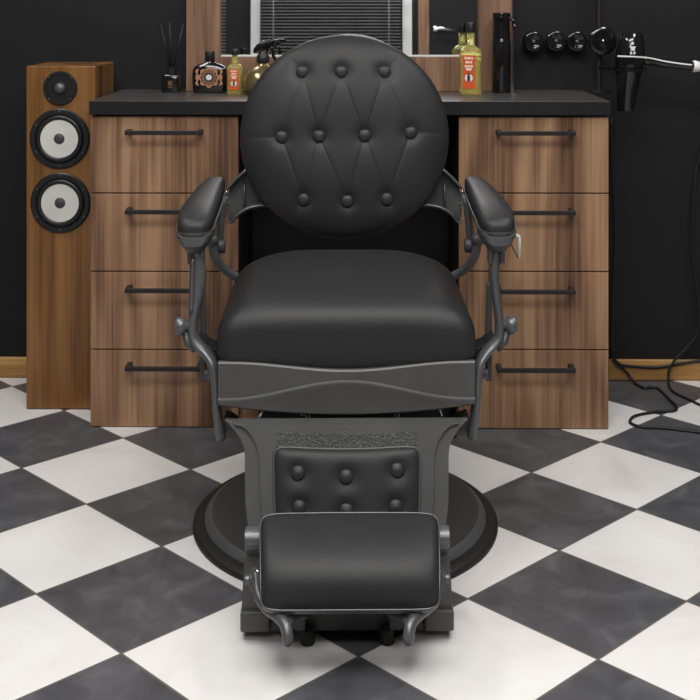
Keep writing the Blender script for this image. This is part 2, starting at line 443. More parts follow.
for rad in (.0205,.0165):
    rg.loft([[Vector((q_*math.cos(2*PI*k/48), d-.002-dd_, .047+q_*math.sin(2*PI*k/48))) for k in range(48)] for q_, dd_ in ((rad,0),(rad,.0006),(rad-.0018,.0006),(rad-.0018,0),(rad,0))], cap=False)
for k in range(12):
    t = 2*PI*k/12; rg.lathe([(.0016,0),(.0012,.0008)], (.0272*math.cos(t), d-.001, .047+.0255*math.sin(t)), (0,-1,0), 8)
rg.build('label_rings', M_copper, r, smooth=False)
star(.0088,.0085,.16,7, dd=d-.0022).build('label_emblem', M_lwhite, r, smooth=False)
for sg in (-1,1):
    sc_ = [(sg*.030, .022), (sg*.039,.024), (sg*.041,.031), (sg*.037,.037), (sg*.041,.047), (sg*.037,.057), (sg*.041,.063), (sg*.039,.070), (sg*.030,.072), (sg*.034,.062), (sg*.030,.047), (sg*.034,.032)]
    MB().prism([(x_, d+.0005, z_) for x_, z_ in sc_], (0,-.001,0)).build('label_scroll', M_copper, r, smooth=False)

# yellow cologne bottles
def yellow_bottle(px, Y, hh, label, w=.0235, rz=0.0):
    p = Vector((room(px, 80, Y).x, Y, ZT))
    r = empty('cologne_bottle', p, label, 'bottle', 'yellow cologne bottles')
    k = hh/.125
    MB().loft([sell(0,0,z*k,w*a_,w*.8*a_,32,3.2) for z, a_ in ((0,.88),(.002,1),(.008,1.0),(.022,.93),(.05,.90),(.066,.98),(.072,1.0),(.077,.93),(.081,.72),(.084,.46),(.087,.36),(.108,.34))]).build('bottle', M_glassy, r)
    MB().lathe([(w*.40,.1082*k),(w*.42,.1095*k),(w*.42,.124*k),(w*.39,.125*k)], (0,0,0), n=24).build('cap', M_black, r, auto=40)
    r.rotation_euler = (0,0,rz)
    pts = []
    for zz, a_ in ((.012,.60),(.03,.52),(.052,.52),(.069,.62)): pts.append((w*a_, zz*k))
    poly = [(x, -w*.82, z) for x, z in pts]+[(-x, -w*.82, z) for x, z in reversed(pts)]
    lb = MB().prism(poly, (0,-.001,0)).build('label', M_orange, r, smooth=False)
    MB().lathe([(w*.36,0),(w*.36,.0009)], (0,-w*.82-.0011,.030*k), (0,-1,0), 24).build('seal', M_lwhite, lb, auto=40)
    e = MB(); y0_ = -w*.82-.0031
    e.box(-w*.12, w*.12, y0_, y0_+.0009, .024*k, .034*k); e.lathe([(w*.12,0),(w*.1,.0009)], (0,y0_+.001,.0365*k), (0,-1,0), 12)
    e.build('seal_mark', M_black, lb, smooth=False)
    t = MB()
    for zz, ws in ((.062,(.2,.3,.15)),(.055,(.34,.2)),(.048,(.18,.22,.2)),(.043,(.5,))):
        tot = sum(ws)+.06*(len(ws)-1); x = -tot/2
        for q_ in ws: t.box(x*w, (x+q_)*w, -w*.82-.0018, -w*.82-.001, zz*k, (zz+.004)*k); x += q_+.06
    t.build('label_print', M_cream, lb, smooth=False)
yellow_bottle(235, 3.20, .133, 'yellow cologne bottle with orange label between black flask and gold sprayer', .0235, -.05)
yellow_bottle(470.7, 3.18, .212, 'yellow cologne bottle with orange label beside the black mist sprayer', .0325, -.30)

# gold spray bottle with black trigger
Y = 3.19; p = Vector((room(263, 80, Y).x, Y, ZT))
r = empty('trigger_spray_bottle', p, 'round gold trigger spray bottle half hidden behind the chair backrest', 'bottle')
MB().lathe([(.040,0),(.052,.004),(.059,.02),(.060,.035),(.055,.055),(.042,.071),(.024,.081),(.017,.086),(.016,.094)], (0,0,0), n=40).build('bottle', M_gold, r)
MB().lathe([(.018,.0942),(.019,.096),(.019,.112),(.015,.117),(.012,.128)], (0,0,0), n=28).build('collar', M_black, r, auto=40)
hd = MB().loft([[Vector((x, s*hw*c_, zc+hz*z_)) for s, c_, z_ in ((1,1,-1),(1,1,.6),(1,.5,1),(-1,.5,1),(-1,1,.6),(-1,1,-1))] for x, zc, hz, hw in ((-.028,.128,.006,.009),(-.018,.134,.013,.011),(.0,.143,.015,.012),(.02,.150,.012,.011),(.034,.155,.008,.008))])
hd.tube([(.033,0,.156),(.048,0,.161)], .0055, 10, ref=(0,1,0))
hd.build('sprayer_head', M_gloss, r, bevel=.001)
MB().tube(spline([(.020,0,.140),(.029,0,.128),(.031,0,.112),(.040,0,.096)],5), [(.005,.006)]*16, 8).build('trigger', M_gloss, r)

# black mist sprayer
Y = 3.26; p = Vector((room(501.5, 80, Y).x, Y, ZT))
r = empty('mist_spray_bottle', p, 'tall slim black mist spray bottle in front of right mirror frame', 'bottle')
MB().lathe([(.026,0),(.0285,.003),(.0285,.152),(.0265,.158),(.0255,.164)], (0,0,0), n=36).build('bottle', M_gloss, r, auto=40)
MB().lathe([(.0255,.1642),(.0275,.166),(.0265,.178),(.0245,.195),(.0255,.22),(.0275,.234),(.026,.24),(.015,.242)], (0,0,0), n=36).build('sprayer_head', M_gloss, r, auto=40)
MB().tube(spline([(.022,-.012,.226),(.034,-.018,.216),(.033,-.018,.206),(.040,-.022,.196)],5), [(.0045,.007)]*16, 8).build('trigger', M_gloss, r)
MB().lathe([(.0045,0),(.0035,.006)], (-.004,-.0262,.226), (0,-1,0), 12).build('nozzle', M_black, r)

# ------------------------------------------------------------------ wall knobs, stand, dryer
def knob(px, py, label):
    c = room(px, py, YW-.045)
    r = empty('coat_hook', (c.x, YW, c.z), label, 'hook', 'round black wall hooks')
    MB().lathe([(.020,-.0015),(.020,.008),(.010,.012),(.010,.028)], (0,0,0), (0,-1,0), 28).build('stem', M_gloss, r, auto=40)
    MB().lathe([(.012,.0282),(.028,.029),(.0325,.034),(.0335,.041),(.0315,.048),(.026,.052),(.020,.050),(.010,.047),(.0015,.0465)], (0,0,0), (0,-1,0), 40).build('knob_disc', M_gloss, r)
    MB().lathe([(.0055,.0472),(.0055,.0505),(.003,.052)], (0,0,0), (0,-1,0), 16).build('screw', M_metal2, r)
knob(533.5, 41.5, 'round glossy black wall hook nearest the mirror frame')
knob(556, 41, 'round glossy black wall hook, middle one of the three')
knob(577, 41.5, 'round glossy black wall hook nearest the black pole')

Y = 3.29
c = room(599, 80, Y); r = empty('dryer_stand', (c.x, Y, ZT), 'black upright pole with large round disc standing at worktop right end', 'stand')
MB().lathe([(.0095,.006),(.0095,1.0)], (0,0,0), n=20).build('pole', M_black, r, auto=40)
MB().lathe([(.034,0),(.034,.006),(.012,.010)], (0,0,0), n=28).build('foot', M_black, r, auto=40)
zk = room(600, 41, Y-.04).z-ZT
MB().lathe([(.012,.0096),(.016,.014),(.040,.018),(.0435,.026),(.0435,.036),(.041,.041),(.030,.0405),(.012,.043),(.0015,.044)], (.003,0,zk), (0,-1,0), 44).build('round_disc', M_gloss, r)
MB().lathe([(.005,.0442),(.004,.047)], (.003,0,zk), (0,-1,0), 12).build('screw', M_rivet, r)
# horizontal ring that carries the dryer
zr = room(629, 69, 3.2).z-ZT; rx_ = room(629, 69, 3.2).x-c.x
g = MB(); g.tube([(.0,-.006,zr),(rx_-.05,-.05,zr)], .005, 10, ref=(0,0,1))
g.loft([[Vector((rx_+rad*math.cos(2*PI*k/40), -.09+rad*math.sin(2*PI*k/40), zr+dz)) for k in range(40)] for rad, dz in ((.052,-.003),(.052,.003),(.047,.003),(.047,-.003),(.052,-.003))], cap=False)
g.build('holder_ring', M_gloss, r, auto=40)

Yd = 3.2; c = room(629, 69, Yd)
r = empty('hair_dryer', (c.x, Yd, c.z), 'glossy black hair dryer hanging nozzle down on the wall', 'hair dryer')
k = Yd/F
def dz(py): return room(629, py, Yd).z-c.z
def lean(zz): return (zz)*.085
def drings(prof): return [[Vector((lean(z)+rr*math.cos(2*PI*q/36), rr*math.sin(2*PI*q/36), z)) for q in range(36)] for rr, z in prof]
MB().loft(drings([(.0245*1.0,dz(32)),(.031,dz(34)),(.037,dz(41)),(.0425,dz(52)),(.0435,dz(60)),(.041,dz(68)),(.040,dz(69.5))])).build('barrel', M_gloss, r, auto=50)
MB().loft(drings([(.041,dz(69.8)),(.0415,dz(71)),(.035,dz(76)),(.030,dz(92)),(.0245,dz(108)),(.022,dz(110.5))])).build('nozzle', M_gloss, r, auto=50)
hp = [( .030,0,dz(60)),(.055,-.004,dz(60)),(.09,-.006,dz(62)),(.13,-.006,dz(63.5)),(.165,-.006,dz(65)),(.185,-.006,dz(66))]
MB().tube(spline(hp,6), [(.015,.017)]*6+[(.014,.016)]*25, 20, ref=(0,1,0)).build('dryer_grip', M_gloss, r)
MB().tube(spline([(-.045,-.046,dz(55.5)),(.0,-.050,dz(56)),(.05,-.030,dz(57.5)),(.10,-.026,dz(61)),(.15,-.026,dz(63.5)),(.178,-.026,dz(64.5))],6), [(.0024,.0014)]*31, 8, ref=(0,1,0)).build('trim_strip', M_wcord, r)
MB().lathe([(.017,0),(.018,.006),(.014,.022),(.008,.03)], (.186,-.006,dz(66)), (1,0,-.1), 20).build('cord_collar', M_wcord, r)
cl = []
for q in range(70):
    t = q/69; cl.append((.205+.06*t, -.006+.009*math.cos(t*40), dz(66)-.01*t+.009*math.sin(t*40)-.02*t*t))
MB().tube(cl, .0042, 8, ref=(0,.3,1)).build('coiled_cord', M_wcord, r)
em = MB()
em.lathe([(.0048,0),(.0035,.0012)], (.0,-.0415,dz(43)), (0,-1,.1), 12)
em.box(-.006,.006,-.0455,-.0425,dz(50),dz(47)); em.box(-.0075,-.002,-.0455,-.043,dz(53.5),dz(51)); em.box(.002,.0075,-.0455,-.043,dz(53.5),dz(51)); em.box(-.009,.009,-.0445,-.0415,dz(47),dz(45.8))
em.build('emblem', M_lwhite, r, smooth=False)

# ------------------------------------------------------------------ cables
def cord(name, pts, rad, label, n=8):
    o = MB().tube(spline(pts, n), rad, 8, ref=(.3,.2,1)).build(name, M_cord)
    return tag(o, label, 'cable')
def wl(px, py): p = room(px, py, YW-.031); return tuple(p)
def fl(px, py, z=.0045): return tuple(floor_pt(px, py, z))
dq = room(629,69,3.2)
cord('power_cable', [(dq.x+.272, 3.196, dq.z-.02), (dq.x+.275, 3.22, dq.z-.07), wl(703,140), wl(694,190), wl(692,250), wl(698,300), wl(697.5,330), wl(688,346), wl(677,357), wl(669.5,369), wl(668.5,378), fl(670,388), fl(677,394), fl(688,399), fl(704,407)], .0036,
     'thin black cable running down the wall at right edge to floor')
cord('power_cable', [wl(611.5,118), wl(612,165), wl(615,230), wl(613,290), wl(612,345), wl(614,359), wl(617,362.5), wl(624,369.5), wl(630,376.5), fl(636,384), fl(644,388), fl(651,387.3), fl(658,388.5), fl(667,397), fl(675,405), fl(676.5,409), fl(672,411), fl(660,411.5), fl(645,413.5), fl(634,416.5), fl(630,421), fl(633,424.5), fl(643,427), fl(665,428), fl(690,431), fl(712,434)], .0042,
     'black cable snaking from the right cabinet into a loop on the floor tiles')
cord('power_cable', [(room(607,352,YW-.02).x, YW-.0182, .105)]+[tuple(room(a_,b_,YW-.0182)) for a_,b_ in ((618,363),(631,366),(654,367.5),(664,366.5),(675,364.5),(690,362),(705,360))], .0042,
     'black cable sagging along the wooden skirting right of the cabinet')

# ------------------------------------------------------------------ barber chair
PX, YC = 345.5, 2.41
ox = (PX-CX)/F*YC
loc = Matrix.Rotation(TH, 3, 'Z') @ Vector((ox, YC, 0))
CH = empty('barber_chair', loc, 'black leather barber chair with round buttoned back and dark metal frame', 'chair', rz=TH+.0116)
def lx(px, Y): return (px-PX)/F*Y
def C(px, py, Y): return Vector((lx(px, Y), Y-YC, H-(py-Y0)/F*Y))
def flip(v, s): return Vector((v[0]*s, v[1], v[2]))
def CS(s, px, py, Y): return flip(C(px, py, Y), s)      # given for the left side, s=-1 mirrors

# base
BD = .965; BY = .036
def disc(prof, n=96): return [[Vector((r_*math.cos(2*PI*k/n), BY+BD*r_*math.sin(2*PI*k/n), z)) for k in range(n)] for r_, z in [(a_*1.013, b_) for a_, b_ in prof]]
MB().loft(disc([(.337,.0),(.3385,.003),(.3375,.010),(.332,.014),(.318,.017),(.313,.017),(.313,0.0)])).build('rubber_rim', M_rubber, CH, auto=50)
MB().loft(disc([(.3125,.001),(.3125,.020),(.310,.024),(.299,.033),(.296,.0335)])).build('base_plate', M_basebev, CH, auto=30)
MB().loft(disc([(.2955,.0332),(.2955,.034),(.20,.047),(.13,.066),(.09,.085),(.075,.10)])).build('base_cover', M_basemet, CH, auto=30)
MB().lathe([(.074,.0995),(.066,.11),(.062,.22),(.062,.30)], (0,0,0), n=40).build('pump_column', M_metal, CH, auto=40)
um = MB().box(lx(257,2.2),lx(457,2.2),2.2-YC,.15,.28,.42); um.box(-.10,.10,-.10,.10,.30,.336)
um.build('undercarriage', M_void, CH, smooth=False, bevel=.004)
for px, py in ((302,412),(307,413.5),(396,414)): MB().lathe([(.0055,0),(.0055,.008),(.003,.010)], C(px,py,2.199), (0,-1,0), 6).build('bolt', M_rivet, CH, smooth=False)
for a_, b_ in (((259,417),(264,406)),((438.5,405),(441,416))):
    MB().tube([C(*a_,2.192), C(*b_,2.192)], .0032, 8).build('tie_rod', M_rivet, CH)

# seat cushion
def plan(hw, yf, yb, rf, rb, n=14):
    pts = []
    def arc(cx, cy, r_, a0, a1):
        for k in range(n+1):
            t = a0+(a1-a0)*k/n; pts.append((cx+r_*math.cos(t), cy+r_*math.sin(t)))
    def line(p0, p1, m):
        for k in range(1, m): pts.append((p0[0]+(p1[0]-p0[0])*k/m, p0[1]+(p1[1]-p0[1])*k/m))
    arc(hw-rf, yf+rf, rf, -PI/2, 0); line((hw,yf+rf),(hw,yb-rb),10)
    arc(hw-rb, yb-rb, rb, 0, PI/2); line((hw-rb,yb),(-hw+rb,yb),10)
    arc(-hw+rb, yb-rb, rb, PI/2, PI); line((-hw,yb-rb),(-hw,yf+rf),10)
    arc(-hw+rf, yf+rf, rf, PI, 1.5*PI); line((-hw+rf,yf),(hw-rf,yf),16)
    return pts
SY0, SY1 = 2.115-YC, 2.63-YC
ol = plan(.256, SY0, SY1, .032, .15)
cyc = (SY0+SY1)/2
def inset(d):     # approximate inward offset
    return [(x*(1-d/.257), cyc+(y-cyc)*(1-d/((SY1-SY0)/2))) for x, y in ol]
rings = []
ZTOP = .587
def crown(x, y):
    return .021*(1-(x/.257)**4)*1.0 + .006*(1-((y-cyc)/.26)**2)
for d in (.254,.22,.19,.16,.13,.105,.085,.066,.053):
    rings.append([Vector((x, y, ZTOP-.028+crown(x,y)*(1 if d > .06 else .97))) for x, y in inset(d)])
edge = [Vector((x, y, ZTOP-.028+crown(x,y)*.9)) for x, y in inset(.046)]
R_ = .046
for k in range(1, 9):
    t = k/8*PI/2; d = R_*(1-math.sin(t)); dzv = R_*(1-math.cos(t))
    rings.append([Vector((x, y, ZTOP-.030+crown(x,y)*.9*(1-k/8*.3)-dzv)) for x, y in inset(d)])
zlast = min(v.z for v in rings[-1])
for zz, d in ((.490,-.0015),(.475,-.001),(.460,.002),(.448,.006),(.440,.014),(.438,.03)):
    rings.append([Vector((x, y, zz)) for x, y in inset(d)])
MB().loft(rings).build('seat', M_leather, CH)
# piping seam along the seat's lower edge
MB().box(-.235,.235,SY0+.03,SY1-.02,.405,.4375).build('seat_pan', M_void, CH, smooth=False, bevel=.004)

# front rail of the seat frame (ogee ridge across it)
def rail():
    n = 64; rings = []
    Yr = 2.108
    xl, xr = lx(217, Yr), lx(474, Yr)
    for k in range(n+1):
        u = k/n*2-1; x = (xl+xr)/2+(xr-xl)/2*u; c = math.cos(u*PI/2)
        py_t = 362+8.5*(.5+.5*math.cos(min(1,abs(u)*1.08)*PI))      # top edge dips in the middle
        py_b = 405+10*(1-u*u)
        s = .5+.5*math.cos(min(1, abs(u)/.93)*PI)
        py_r = 398.5-17.5*s                                     # ridge
        zt_, zb_, zr_ = (H-(q_-Y0)/F*Yr for q_ in (py_t, py_b, py_r))
        y = Yr-YC
        rings.append([Vector((x, y+.028, zb_)), Vector((x, y+.001, zb_)), Vector((x, y-.004, zb_+.004)), Vector((x, y-.004, zr_-.009)), Vector((x,y-.0058,zr_-.004)), Vector((x, y-.0052, zr_-.0008)), Vector((x, y+.0005, zr_+.002)),
                      Vector((x, y+.0005, zt_-.003)), Vector((x, y+.003, zt_)), Vector((x, y+.012, zt_))])
    return MB().loft(rings)
rail().build('front_rail', M_metal, CH, auto=35)

# backrest
TAU = math.radians(9); YBK = 2.675
cb = C(345.3, 135.6, YBK)
ub, nb = Vector((0, math.sin(TAU), math.cos(TAU))), Vector((0, -math.cos(TAU), math.sin(TAU)))
RX, RZ = .2585, .2515
def on_back(px, py):
    # where the ray through that point meets the backrest plane, in (a, b)
    o = Vector((0, -YC, H)); d = C(px, py, YBK)-o
    t = (cb+nb*.05-o).dot(nb)/d.dot(nb); q_ = o+d*t-cb
    return q_.x, q_.dot(ub)
BT = [on_back(*q_) for q_ in ((303,71.8),(342,71.8),(385.4,71.8),(282.5,137),(319.6,136.4),(365.4,135.7),(411.4,132.9),(304.3,199.6),(347.9,201.4),(387.5,199.3))]
segs = [(0,3),(0,4),(1,4),(1,5),(2,5),(2,6),(3,7),(4,7),(4,8),(5,8),(5,9),(6,9)]
SEG = [(BT[a_],BT[b_],.0022) for a_, b_ in segs]
def out(i, dx, dy):
    p0 = BT[i]; return (p0, (p0[0]+dx, p0[1]+dy), .0022)
SEG += [out(1,0,.12), out(0,-.055,.06), out(2,.06,.06), out(3,-.11,.0), out(6,.11,.002), out(7,-.05,-.06), out(9,.05,-.06)]
A0 = np.array([s[0] for s in SEG]); A1 = np.array([s[1] for s in SEG]); BB = np.array(BT)
def relief(a_, b_):
    p = np.stack([a_, b_], -1)
    h_ = np.zeros(a_.shape)
    for q_ in BB:
        d2 = ((p-q_)**2).sum(-1); h_ -= .0085*np.exp(-d2/(2*.0145**2))+.0032*np.exp(-d2/(2*.036**2))
    dm = np.full(a_.shape, 9.)
    for s0, s1 in zip(A0, A1):
        d = s1-s0; t = np.clip(((p-s0)@d)/(d@d), 0, 1); q_ = s0+t[...,None]*d
        dm = np.minimum(dm, np.sqrt(((p-q_)**2).sum(-1)))
    return h_-.0013*np.exp(-(dm/.0026)**2)-.0006*np.exp(-(dm/.012)**2)
NR, NS = 120, 240
rr = np.concatenate([np.linspace(.004, .9, 96), .9+.1*np.sin(np.linspace(0,PI/2,NR-96+1))[1:]])
ang = np.linspace(0, 2*PI, NS, endpoint=False)
Rg, Ag = np.meshgrid(rr, ang, indexing='ij')
aa, bb = RX*Rg*np.cos(Ag), RZ*Rg*np.sin(Ag)
fade = np.clip((1-Rg)/.12, 0, 1)
nn = .058*np.sqrt(np.clip(1-Rg**4,0,1))+relief(aa,bb)*fade
rings = [[cb+Vector((float(aa[i,j]),0,0))+ub*float(bb[i,j])+nb*float(nn[i,j]) for j in range(NS)] for i in range(len(rr))]
for f_, n_ in ((1.0,-.012),(.985,-.028),(.95,-.038),(.6,-.042),(.02,-.042)):
    rings.append([cb+Vector((RX*f_*math.cos(t),0,0))+ub*(RZ*f_*math.sin(t))+nb*n_ for t in ang])
BK = MB().loft(rings).build('backrest', M_leather, CH)
for i, (a_, b_) in enumerate(BT):
    r2 = (a_/RX)**2+(b_/RZ)**2
    n_ = .058*math.sqrt(max(0,1-r2**2))+float(relief(np.array([a_]),np.array([b_]))[0])
    c_ = cb+Vector((a_,0,0))+ub*b_+nb*(n_-.001)
    MB().lathe([(.0150,-.001),(.0163,.003),(.0158,.007),(.0125,.0098),(.006,.0112),(.0005,.0114)], c_, nb, 24).build('button', M_button, BK)

# brackets that carry the backrest
def bracket(s):
    Yb = 2.70
    outl = [(262,160),(246,171),(238,178),(231,187),(228.5,196),(227.5,208),(229,219),(233,224),(240,216),(250,210),(268,207),(285,207)]
    g = MB()
    g.prism([CS(s,a_,b_,Yb) for a_, b_ in outl], (0,.022,0))
    o = g.build('backrest_bracket', M_metal, CH, smooth=False, bevel=.002)
    fl_ = MB()
    fl_.tube([CS(s,a_,b_,Yb-.012) for a_, b_ in spline([(229,222),(233,221),(240,213),(250,207),(262,204.5),(268,204.5)],5)], [(.004,.016)]*26, 10)
    fl_.tube([CS(s,a_,b_,Yb-.012) for a_, b_ in spline([(229,188),(238,178),(247,170)],5)], [(.004,.016)]*11, 10)
    fl_.tube([CS(s,245.5,184,Yb-.006), CS(s,245.5,206,Yb-.006)], [(.003,.008)]*2, 8)
    fl_.build('flange', M_metal2, o)
    rv = MB()
    rv.tube([CS(s,a_,b_,2.6) for a_, b_ in spline([(225,193),(227.5,191.5),(229,196),(229,201),(231,204),(228,207)],4)], .0022, 8)
    rv.build('spring_clip', M_rivet, o)
    MB().tube([CS(s,224,200,2.58), CS(s,224,200,2.74)], .011, 16, ref=(0,0,1)).build('pivot_pin', M_metal2, o)
    # link hanging below the armrest and the ball jointed arm reaching the seat
    lk = MB().tube([CS(s,a_,b_,Y_) for a_, b_, Y_ in spline([(224.5,200,2.57),(222.5,215,2.565),(221,232,2.56),(220.5,243,2.56),(220,250,2.56)],4)], [(.0085,.012)]*17, 14)
    lk.build('rear_link', M_metal, CH)
    MB().lathe([(.0155,-.012),(.017,0),(.0155,.012)], CS(s,220.5,246,2.555), (1,0,0), 20).build('link_joint', M_metal, CH)
    ba = MB()
    ba.tube([CS(s,a_,b_,Y_) for a_, b_, Y_ in spline([(213,241,2.53),(214,250,2.53),(217,259,2.53),(223,267,2.54),(231,273,2.55),(242,279,2.56),(256,286,2.57)],5)], [.0105]*31, 14)
    ba.build('seat_arm', M_metal, CH)
    c_ = CS(s,212.5,240,2.53)
    MB().lathe([(.001,-.0165),(.008,-.0145),(.0135,-.009),(.0165,0),(.0135,.009),(.008,.0145),(.001,.0165)], c_, (1,0,0), 20).build('ball_joint', M_metal, CH)
for s in (1,-1): bracket(s)

# armrests
def armrest(s):
    # plan outline of the pad, local y from front to rear
    XC = lx(194.5, 2.17)*s
    pr = spline([(2.130,.004),(2.134,.020),(2.150,.031),(2.19,.0375),(2.28,.040),(2.40,.039),(2.50,.036),(2.57,.029),(2.605,.018),(2.615,.003)], 6)
    sh = [(YY-YC, max(w_, .002)) for YY, w_ in pr]
    def drop(y): q_ = max(0, (2.24-YC-y)/.11); return .020*q_**1.7
    def nar(y, side):      # the inner edge draws in towards the rear
        q_ = min(1, max(0, (y+YC-2.15)/.34)); return 1-.36*q_ if side > 0 else 1.0
    rings = []
    for y, w_ in sh:
        top = .757-drop(y); t_ = .030
        sc = min(1, w_/.03); ring = []
        for k in range(18):
            t = PI*k/17; cw = math.copysign(abs(math.cos(t))**.7, math.cos(t)); ring.append(Vector((XC-w_*cw*nar(y, -cw*s), y, top-t_+t_*sc**.6*abs(math.sin(t))**.42)))
        rings.append(ring)
    A = MB().loft(rings).build('armrest', M_leather, CH)
    tr = []
    for y, w_ in sh:
        top = .7265-drop(y); w2 = w_+.0025
        tr.append([Vector((XC+w2*a_*nar(y, a_*s), y-(.003 if y < -.2 else 0), top-b_)) for a_, b_ in ((-1,0),(1,0),(1.0,.008),(.8,.017),(-.8,.017),(-1.0,.008))])
    MB().loft(tr).build('armrest_tray', M_metal2, A, auto=40)
    ns = [sell(XC, y-YC, z, hw, hd, 24, 2.6) for y, z, hw, hd in ((2.19,.716,.0395,.062),(2.185,.700,.0365,.053),(2.180,.688,.030,.042),(2.178,.678,.022,.032),(2.178,.670,.016,.026))]
    MB().loft(ns).build('armrest_nose', M_metal, A, auto=60)
    # fork and pin below the nose
    fk = MB()
    for px in (190.0, 201.5): fk.loft([sell(lx(px,2.17)*s, 2.17-YC, z, .0055, .014, 14, 3) for z in (.684,.660,.648)])
    fk.build('arm_fork', M_metal, CH, auto=50)
    # curved front support, thick above and slender at the pivot
    st = spline([(195.5,252,2.165,.010,.012),(196.5,262,2.165,.015,.014),(197.5,274,2.165,.0175,.016),(196,292,2.165,.0155,.017),(194,308,2.165,.012,.018),(192.5,322,2.165,.0105,.02),(193,336,2.16,.0105,.02),(198,345,2.155,.0105,.02),(206,353,2.15,.0105,.02),(212,363,2.14,.010,.02),(214.2,375,2.135,.0092,.021),(215.2,392,2.13,.0085,.022),(216.5,412,2.13,.0085,.022),(219,430,2.13,.009,.02),(220.5,438,2.13,.009,.016)], 5)
    MB().tube([CS(s,q_[0],q_[1],q_[2]) for q_ in st], [(q_[3] if s > 0 else min(q_[3], .0092), q_[4]) for q_ in st], 16).build('side_frame', M_metal2, CH)
    ridge = spline([(192,258,2.15),(191.5,275,2.147),(191,295,2.147),(190.5,312,2.147)],4)
    if s > 0: MB().tube([CS(s,*q_) for q_ in ridge], .0035, 8).build('support_rib', M_metal2, CH)
    # inner black web closing the sweep towards the seat
    wb = [(197,336),(207,345),(217,349),(222,353),(222,362),(214,366),(206,356),(198,347)]
    MB().prism([CS(s,a_,b_,2.16) for a_, b_ in wb], (0,.05,0)).build('side_web', M_void, CH, smooth=False, bevel=.002)
    bar = MB().prism([CS(s,a_,b_,2.20) for a_, b_ in ((199.5,285),(204,285),(205,340),(205,382),(199.5,382))], (0,.02,0))
    bar.build('inner_bar', M_metal, CH, smooth=False, bevel=.0015)
    MB().lathe([(.011,0),(.011,.014),(.009,.016)], CS(s,204.5,374,2.2), (s,0,0), 16).build('frame_bolt', M_metal2, CH, auto=40)
    # hand knob outside the pivot
    kn = CS(s,188,325.5,2.16)
    MB().lathe([(.008,-.004),(.010,.004),(.0165,.008),(.018,.013),(.018,.021),(.015,.0255),(.006,.027)], kn, (-s,0,0), 24).build('pivot_knob', M_metal2, CH, auto=45)
    MB().tube([CS(s,185,331,2.165), CS(s,188,342,2.16), CS(s,195,350,2.155)], [(.008,.012),(.009,.014),(.007,.012)], 12).build('knob_lug', M_metal, CH)
    # lower fork that takes the leg panel
    fo = [(222,418),(229,420),(236,425),(240,431),(236,437),(224,438)]
    MB().prism([CS(s,a_,b_,2.145) for a_, b_ in fo], (0,.05,0)).build('hinge_block', M_metal, CH, smooth=False, bevel=.003)
for s in (1,-1): armrest(s)

# release lever below the right armrest
MB().tube([C(507,235,2.19), C(511,234.6,2.19), C(515,235,2.19), C(518.5,237,2.19), C(519,241,2.19), C(518.7,258,2.19)], .0031, 10).build('release_lever', M_wcord, CH)['label'] = 'pale bent wire lever'
MB().tube([C(508,240,2.19), C(517.5,258.5,2.19)], .0012, 8).build('lever_wire', M_black, CH)

# leg panel
def YL(py): return 2.095-(py-415)/145*.085        # leans forward going down
def LP(px, py, d=0.0): v = C(px, py, YL(py)); v.y -= d; return v
def half(pts): return pts+[(691-a_, b_) for a_, b_ in reversed(pts)]
def dipped(px, e=420., dip=8.): u = (px-PX)/120; return e+dip*max(0, 1-u*u)
outl = spline([(224,420),(229,425),(236,434),(241.5,444),(243.5,456),(243.5,480),(244,505),(246.5,530),(247,560),(246,600)],4)
pl = [(px_, dipped(px_)) for px_ in np.linspace(345.5,224,16)][:-1]+[(a_,b_) for a_, b_ in outl]
poly = half([(a_, b_) for a_, b_ in pl])
def plate(poly, d0, th):
    return MB().loft([[LP(a_,b_,d0) for a_,b_ in poly], [LP(a_,b_,d0-th) for a_,b_ in poly]])
LPN = plate(poly, 0.0, .014).build('leg_panel', M_metal, CH, smooth=False, bevel=.003)
inner = spline([(233,422.5),(243,426),(251,435),(256.5,447),(258.5,462),(259,490),(261,520)],4)
pl2 = [(px_, dipped(px_, 421.5, 8)) for px_ in np.linspace(345.5,233,16)][:-1]+[(a_,b_) for a_, b_ in inner]
plate(half(pl2), .007, .0066).build('panel_face', M_metal, LPN, smooth=False, bevel=.002)
# relief band of small scrolls below the panel's top edge
M_emb = mat('embossed_metal', (.078,.078,.079), .46, metal=.25, bump=(150,1.0))
for n_ in M_emb.node_tree.nodes:
    if n_.type == 'BUMP': n_.inputs['Distance'].default_value = .006
    if n_.type == 'TEX_NOISE' and n_.inputs['Scale'].default_value > 100: n_.inputs['Distortion'].default_value = 1.5
bt = [(x_, dipped(x_, 425.5, 7)) for x_ in np.linspace(275, 416, 25)]
bb_ = [(x_, dipped(x_, 441, 5)) for x_ in np.linspace(416, 275, 25)]
plate(bt+bb_, .0085, .0012).build('embossed_band', M_emb, LPN, smooth=False)
# calf pad: shallow cushion with rounded corners and six buttons
CBT = [(296.9,469.3),(344.6,473.4),(395.5,467),(298,503.4),(344.8,507),(393.8,503.4)]
NU, NV = 80, 56
V, Fc = [], []
for j in range(NV+1):
    for i in range(NU+1):
        u, v = i/NU*2-1, j/NV*2-1
        px_ = PX+72.5*u*(1-.012*v)
        t0 = 443.5+4*(1-u*u)
        py_ = t0+(521-t0)*(v+1)/2
        # round the corners by pulling towards a super-ellipse
        k_ = (abs(u)**9+abs(v)**9)**(1/9); m_ = max(abs(u),abs(v)); f_ = m_/k_ if k_ else 1
        px_ = PX+(px_-PX)*f_; py_ = 482+(py_-482)*f_
        e_ = max(0, 1-m_**7); d_ = .0078+.015*e_**.5
        for bx, by in CBT:
            q2 = ((px_-bx)**2+(py_-by)**2); d_ -= .008*math.exp(-q2/(2*7.5**2))*e_
        V.append(LP(px_, py_, d_)); 
for j in range(NV):
    for i in range(NU):
        a_ = j*(NU+1)+i; Fc.append((a_, a_+1, a_+NU+2, a_+NU+1))
